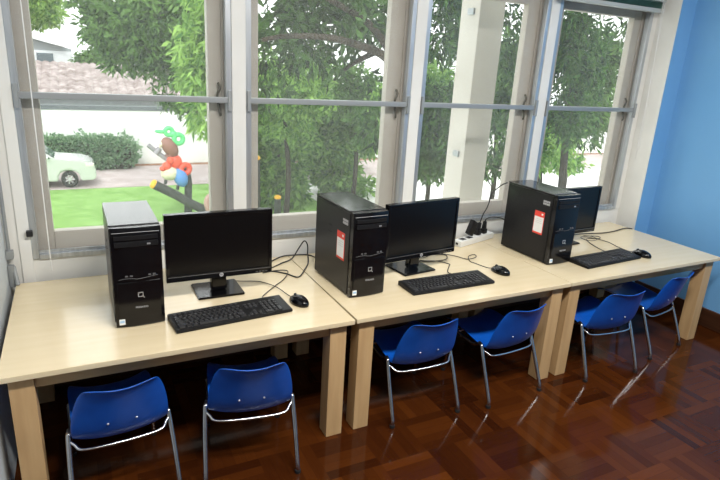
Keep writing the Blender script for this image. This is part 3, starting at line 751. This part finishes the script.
# long low roof behind the wall
rf = thing('outbuilding', (0, 27, GZ), 0, 'low outbuilding with a long pale ridged roof behind the garden wall', 'building')
pr = []; n = 400
b = bmesh.new(); R0 = []; R1 = []
for k in range(n + 1):
    x = -9 + 14.5 * k / n; d = .07 * abs(math.sin(k * PI / 10)) 
    R0.append(b.verts.new((x, -.3, 2.95 + d))); R1.append(b.verts.new((x, 5.2, 4.22 + d)))
for k in range(n): b.faces.new((R0[k], R0[k + 1], R1[k + 1], R1[k]))
r = bmesh.ops.extrude_face_region(b, geom=b.faces[:])
for v in r['geom']:
    if isinstance(v, bmesh.types.BMVert): v.co.z -= .1
MB()._merge(b).build('roof', 'roof_tile', rf)
MB().box((-8.6, .2, 0), (5.1, 5.0, 2.9)).build('wall', 'house_pale', rf, False)
MB().box((-9, -.38, 2.80), (5.5, -.30, 2.98)).build('gutter', 'coping', rf, False)
# grey house with white-edged gable, upper left
hs = thing('house', (-4.3, 37, GZ), 0, 'grey house with white-edged sloping roof at the upper left', 'building')
MB().prism([(-7, 0), (4.0, 0), (4.0, 4.9), (2.7, 5.2), (-7, 7.6)], 0, 6).build('wall', 'house_wall', hs, False)
MB().prism([(-7.2, 7.95), (-7.2, 7.65), (3.6, 5.0), (3.6, 5.28)], -.5, 6.3).build('roof_edge', 'fascia', hs, False)
MB().box((-5, -.06, 3.6), (4.0, 0, 4.75)).build('lower_band', 'house_pale', hs, False)
for k in range(4):
    wn = MB().box((-1.6 + k * 1.25, -.12, 4.1), (-.75 + k * 1.25, -.05, 4.6)).build('window', 'window_dark', hs, False)
    MB().box((-1.66 + k * 1.25, -.14, 4.02), (-.69 + k * 1.25, -.1, 4.1)).build('window_sill', 'fascia', wn, False)

# car
car = thing('car', (-.86, 21.2, GZ + .01), 0, 'silver car parked on the driveway, front end in the left window', 'car')
prof = [(-3.05, .38), (-3.1, .9), (-3.0, 1.08), (-2.95, 1.14), (-2.6, 1.60), (-1.85, 1.70), (-1.15, 1.64), (-.52, 1.20), (.5, 1.12), (.92, 1.00), (1.06, .80), (1.07, .42), (.98, .30), (.44, .28), (.42, .5), (.30, .66), (0, .74), (-.30, .66), (-.42, .5), (-.44, .28), (-1.9, .28), (-1.92, .5), (-2.04, .66), (-2.34, .74), (-2.64, .66), (-2.76, .5), (-2.78, .32)]
MB().prism(prof, 0, 1.72, .05).build('body', 'car_paint', car)
MB().prism([(-1.18, 1.57), (-.66, 1.20), (-1.78, 1.18), (-1.78, 1.61)], -.012, .03).prism([(-1.88, 1.61), (-1.88, 1.18), (-2.75, 1.18), (-2.5, 1.54)], -.012, .03).build('side_window', 'car_glass', car, False)
MB().prism([(-1.10, 1.62), (-.54, 1.22), (-.51, 1.22), (-1.06, 1.64)], .12, 1.60).build('windscreen', 'car_glass', car, False)
MB().box((.66, -.012, .86), (1.0, .16, .985), .03).build('headlight', 'lamp_lens', car)
MB().box((-.92, -.14, 1.17), (-.74, .0, 1.29), .03).build('wing_mirror', 'car_paint', car)
MB().box((-1.72, -.02, 1.0), (-1.52, .0, 1.04), .006).build('door_handle', 'car_paint', car)
for wx in (0, -2.34):
    wh = MB().torus((wx, .10, .345), .25, .095, (PI / 2, 0, 0)).build('wheel', 'tyre', car)
    h = MB().cyl((wx, .03, .345), (wx, .12, .345), .07)
    for k in range(7):
        a = 2 * PI * k / 7
        h.tube([(wx, .04, .345), (wx + .2 * math.cos(a), .05, .345 + .2 * math.sin(a))], .026, 8, False)
    h.torus((wx, .06, .345), .20, .022, (PI / 2, 0, 0)); h.build('hub', 'alloy', wh)

car.scale = (.85, .92, .92)
# playground bird on logs
px, py = 2.25, 16.4
bd = thing('bird_sculpture', (px, py, GZ), 0, 'painted garden bird with green crest and red wings above the lawn', 'sculpture')
def rel(x, z, y=0): return (x - px, y, z - GZ)
MB().ell(rel(2.06, -1.28), (.22, .2, .34), (0, -.55, 0)).build('head', 'toy_brown', bd)
MB().tube([rel(1.90, -1.18), rel(1.80, -1.20), rel(1.76, -1.30)], .08, 10, rad=(.10, .04)).build('beak', 'toy_cream', bd)
cr = MB(); cr.torus(rel(2.05, -.80), .11, .065, (PI / 2, 0, 0)).torus(rel(2.33, -1.03), .14, .075, (PI / 2, 0, .2)).ell(rel(1.80, -.80), (.17, .08, .06), (0, .1, 0)).ell(rel(2.18, -.88), (.12, .1, .12))
cr.build('crest', 'toy_green', bd)
MB().ell(rel(2.02, -2.10), (.27, .24, .23)).build('breast', 'toy_cream', bd)
MB().ell(rel(2.34, -2.24, -.02), (.22, .22, .32), (0, -.35, 0)).build('tail_body', 'toy_blue', bd)
wg = MB(); wg.ell(rel(2.20, -1.75, .05), (.22, .2, .24)).ell(rel(1.92, -1.85, -.1), (.13, .12, .13)).ell(rel(1.80, -1.93, -.1), (.09, .1, .08)).torus(rel(2.50, -1.98), .14, .09, (PI / 2, 0, .3)).ell(rel(2.05, -1.68, -.1), (.12, .1, .12))
wg.build('wing', 'toy_red', bd)
MB().tube([rel(1.42, -1.20), rel(1.66, -1.42), rel(1.98, -1.68)], .07, 10, False).tube([rel(1.62, -1.48, -.03), rel(1.76, -1.30, -.03)], .09, 10, False).build('perch_tube', 'toy_grey', bd)
MB().tube([rel(2.03, -1.60), rel(2.02, -1.50)], .12, 12, False).build('neck', 'toy_brown', bd)
MB().tube([rel(1.90, -2.30), rel(1.87, -2.44)], .05, 8, False).tube([rel(2.26, -2.50), rel(2.235, -2.64)], .05, 8, False).build('leg', 'log', bd)
MB().tube([rel(2.52, -1.95, .15), rel(2.60, -2.4, .15), rel(2.58, -3.0, .15), rel(2.56, -3.55, .15)], .12, 12).build('post', 'log', bd)
lgx = thing('log_perch', (2.25, 16.4, GZ), 0, 'slanting dark log with yellow painted end under the garden bird', 'log')
MB().tube([rel(1.56, -2.45), rel(2.2, -2.82), rel(2.62, -3.08, -.2), rel(3.35, -3.48, -.2)], .145, 14, False).torus(rel(1.9, -2.645), .14, .03, (.0, 1.0, 0)).torus(rel(2.35, -2.91, -.05), .14, .03, (0, 1.0, 0)).build('log', 'log', lgx)
MB().cyl(rel(1.46, -2.39), rel(1.57, -2.455), .135, .155, 18, .03).build('painted_end', 'yellow', lgx)
pk = MB().tube([(0, 0, -.05), (-.12, 0, .35), (-.2, .0, .62), (-.12, 0, .82), (.0, 0, .80)], .1, 12, rad=(.13, .07)).build('garden_ornament', 'toy_pink', loc=(3.16, 15.45, GZ))
tag(pk, 'curved pale pink garden ornament on the lawn beside the window frame', 'ornament')
for (x, y, zt, lb) in ((5.35, 15.7, -2.84, 'short dark post with yellow cap between monitor and middle tower'), (4.42, 15.0, -1.38, 'tall dark post with yellow cap beside the second window frame')):
    p = thing('capped_post', (x, y, GZ), 0, lb, 'post')
    MB().cyl((0, 0, -.05), (0, 0, zt - GZ - .1), .12, .11, 16, .01).build('shaft', 'log', p)
    MB().cyl((0, 0, zt - GZ - .1), (0, 0, zt - GZ + .02), .125, .10, 16, .03).build('cap', 'yellow', p)

# pale square column outside the third window
col = struct(MB().box((1.80, 1.25, GZ), (2.0, 1.45, 3.4), .006).build('pillar', 'column', smooth=False))
col.name = 'trim_7'
MB().box((1.785, 1.30, 1.86), (1.80, 1.36, 1.90), .003).box((1.785, 1.30, .95), (1.80, 1.36, .99), .003).build('clamp', 'rail_alu', col)

# ------------------------------------------------------------------ light
wd = bpy.data.worlds.new('World'); bpy.context.scene.world = wd; wd.use_nodes = True
t = wd.node_tree; bg = t.nodes['Background']
bg.inputs['Color'].default_value = (.98, 1.0, 1.0, 1); bg.inputs['Strength'].default_value = 2.0
def light(name, kind, loc, rot, energy, color=(1, 1, 1), **kw):
    l = bpy.data.lights.new(name, kind); l.energy = energy; l.color = color
    for k, v in kw.items(): setattr(l, k, v)
    o = bpy.data.objects.new(name, l); C.objects.link(o); o.location = loc; o.rotation_euler = rot
    return o
light('sun', 'SUN', (0, -10, 20), (math.radians(40), 0, math.radians(-18)), 1.3, (1, .97, .9), angle=.2)
for (x, y, en) in ((.35, -1.3, 66), (2.1, -1.3, 32)):
    light('ceiling_lamp', 'AREA', (x, y, RC - .04), (0, 0, 0), en, (1, .96, .90), shape='RECTANGLE', size=1.2, size_y=.25)

# ------------------------------------------------------------------ camera
cam = bpy.data.cameras.new('camera'); co = bpy.data.objects.new('camera', cam); C.objects.link(co)
cam.sensor_width = 36; cam.lens = 558.62 / 720 * 36; cam.clip_start = .05; cam.clip_end = 300
yaw, pitch, roll = .478922, -.304554, .05912
f = Vector((math.sin(yaw) * math.cos(pitch), math.cos(yaw) * math.cos(pitch), math.sin(pitch)))
rt = Vector((math.cos(yaw), -math.sin(yaw), 0)); up = rt.cross(f)
r2 = rt * math.cos(roll) + up * math.sin(roll); u2 = up * math.cos(roll) - rt * math.sin(roll)
co.matrix_world = Matrix(((r2.x, u2.x, -f.x, -.5404), (r2.y, u2.y, -f.y, -1.8083), (r2.z, u2.z, -f.z, 1.5186), (0, 0, 0, 1)))
sc = bpy.context.scene; sc.camera = co
sc.view_settings.view_transform = 'Standard'; sc.view_settings.look = 'None'; sc.view_settings.gamma = 1
sc.view_settings.exposure = 0.55
try: sc.view_settings.use_curve_mapping = False
except Exception: pass
sc.cycles.max_bounces = 10; sc.cycles.transparent_max_bounces = 24; sc.cycles.sample_clamp_indirect = 6
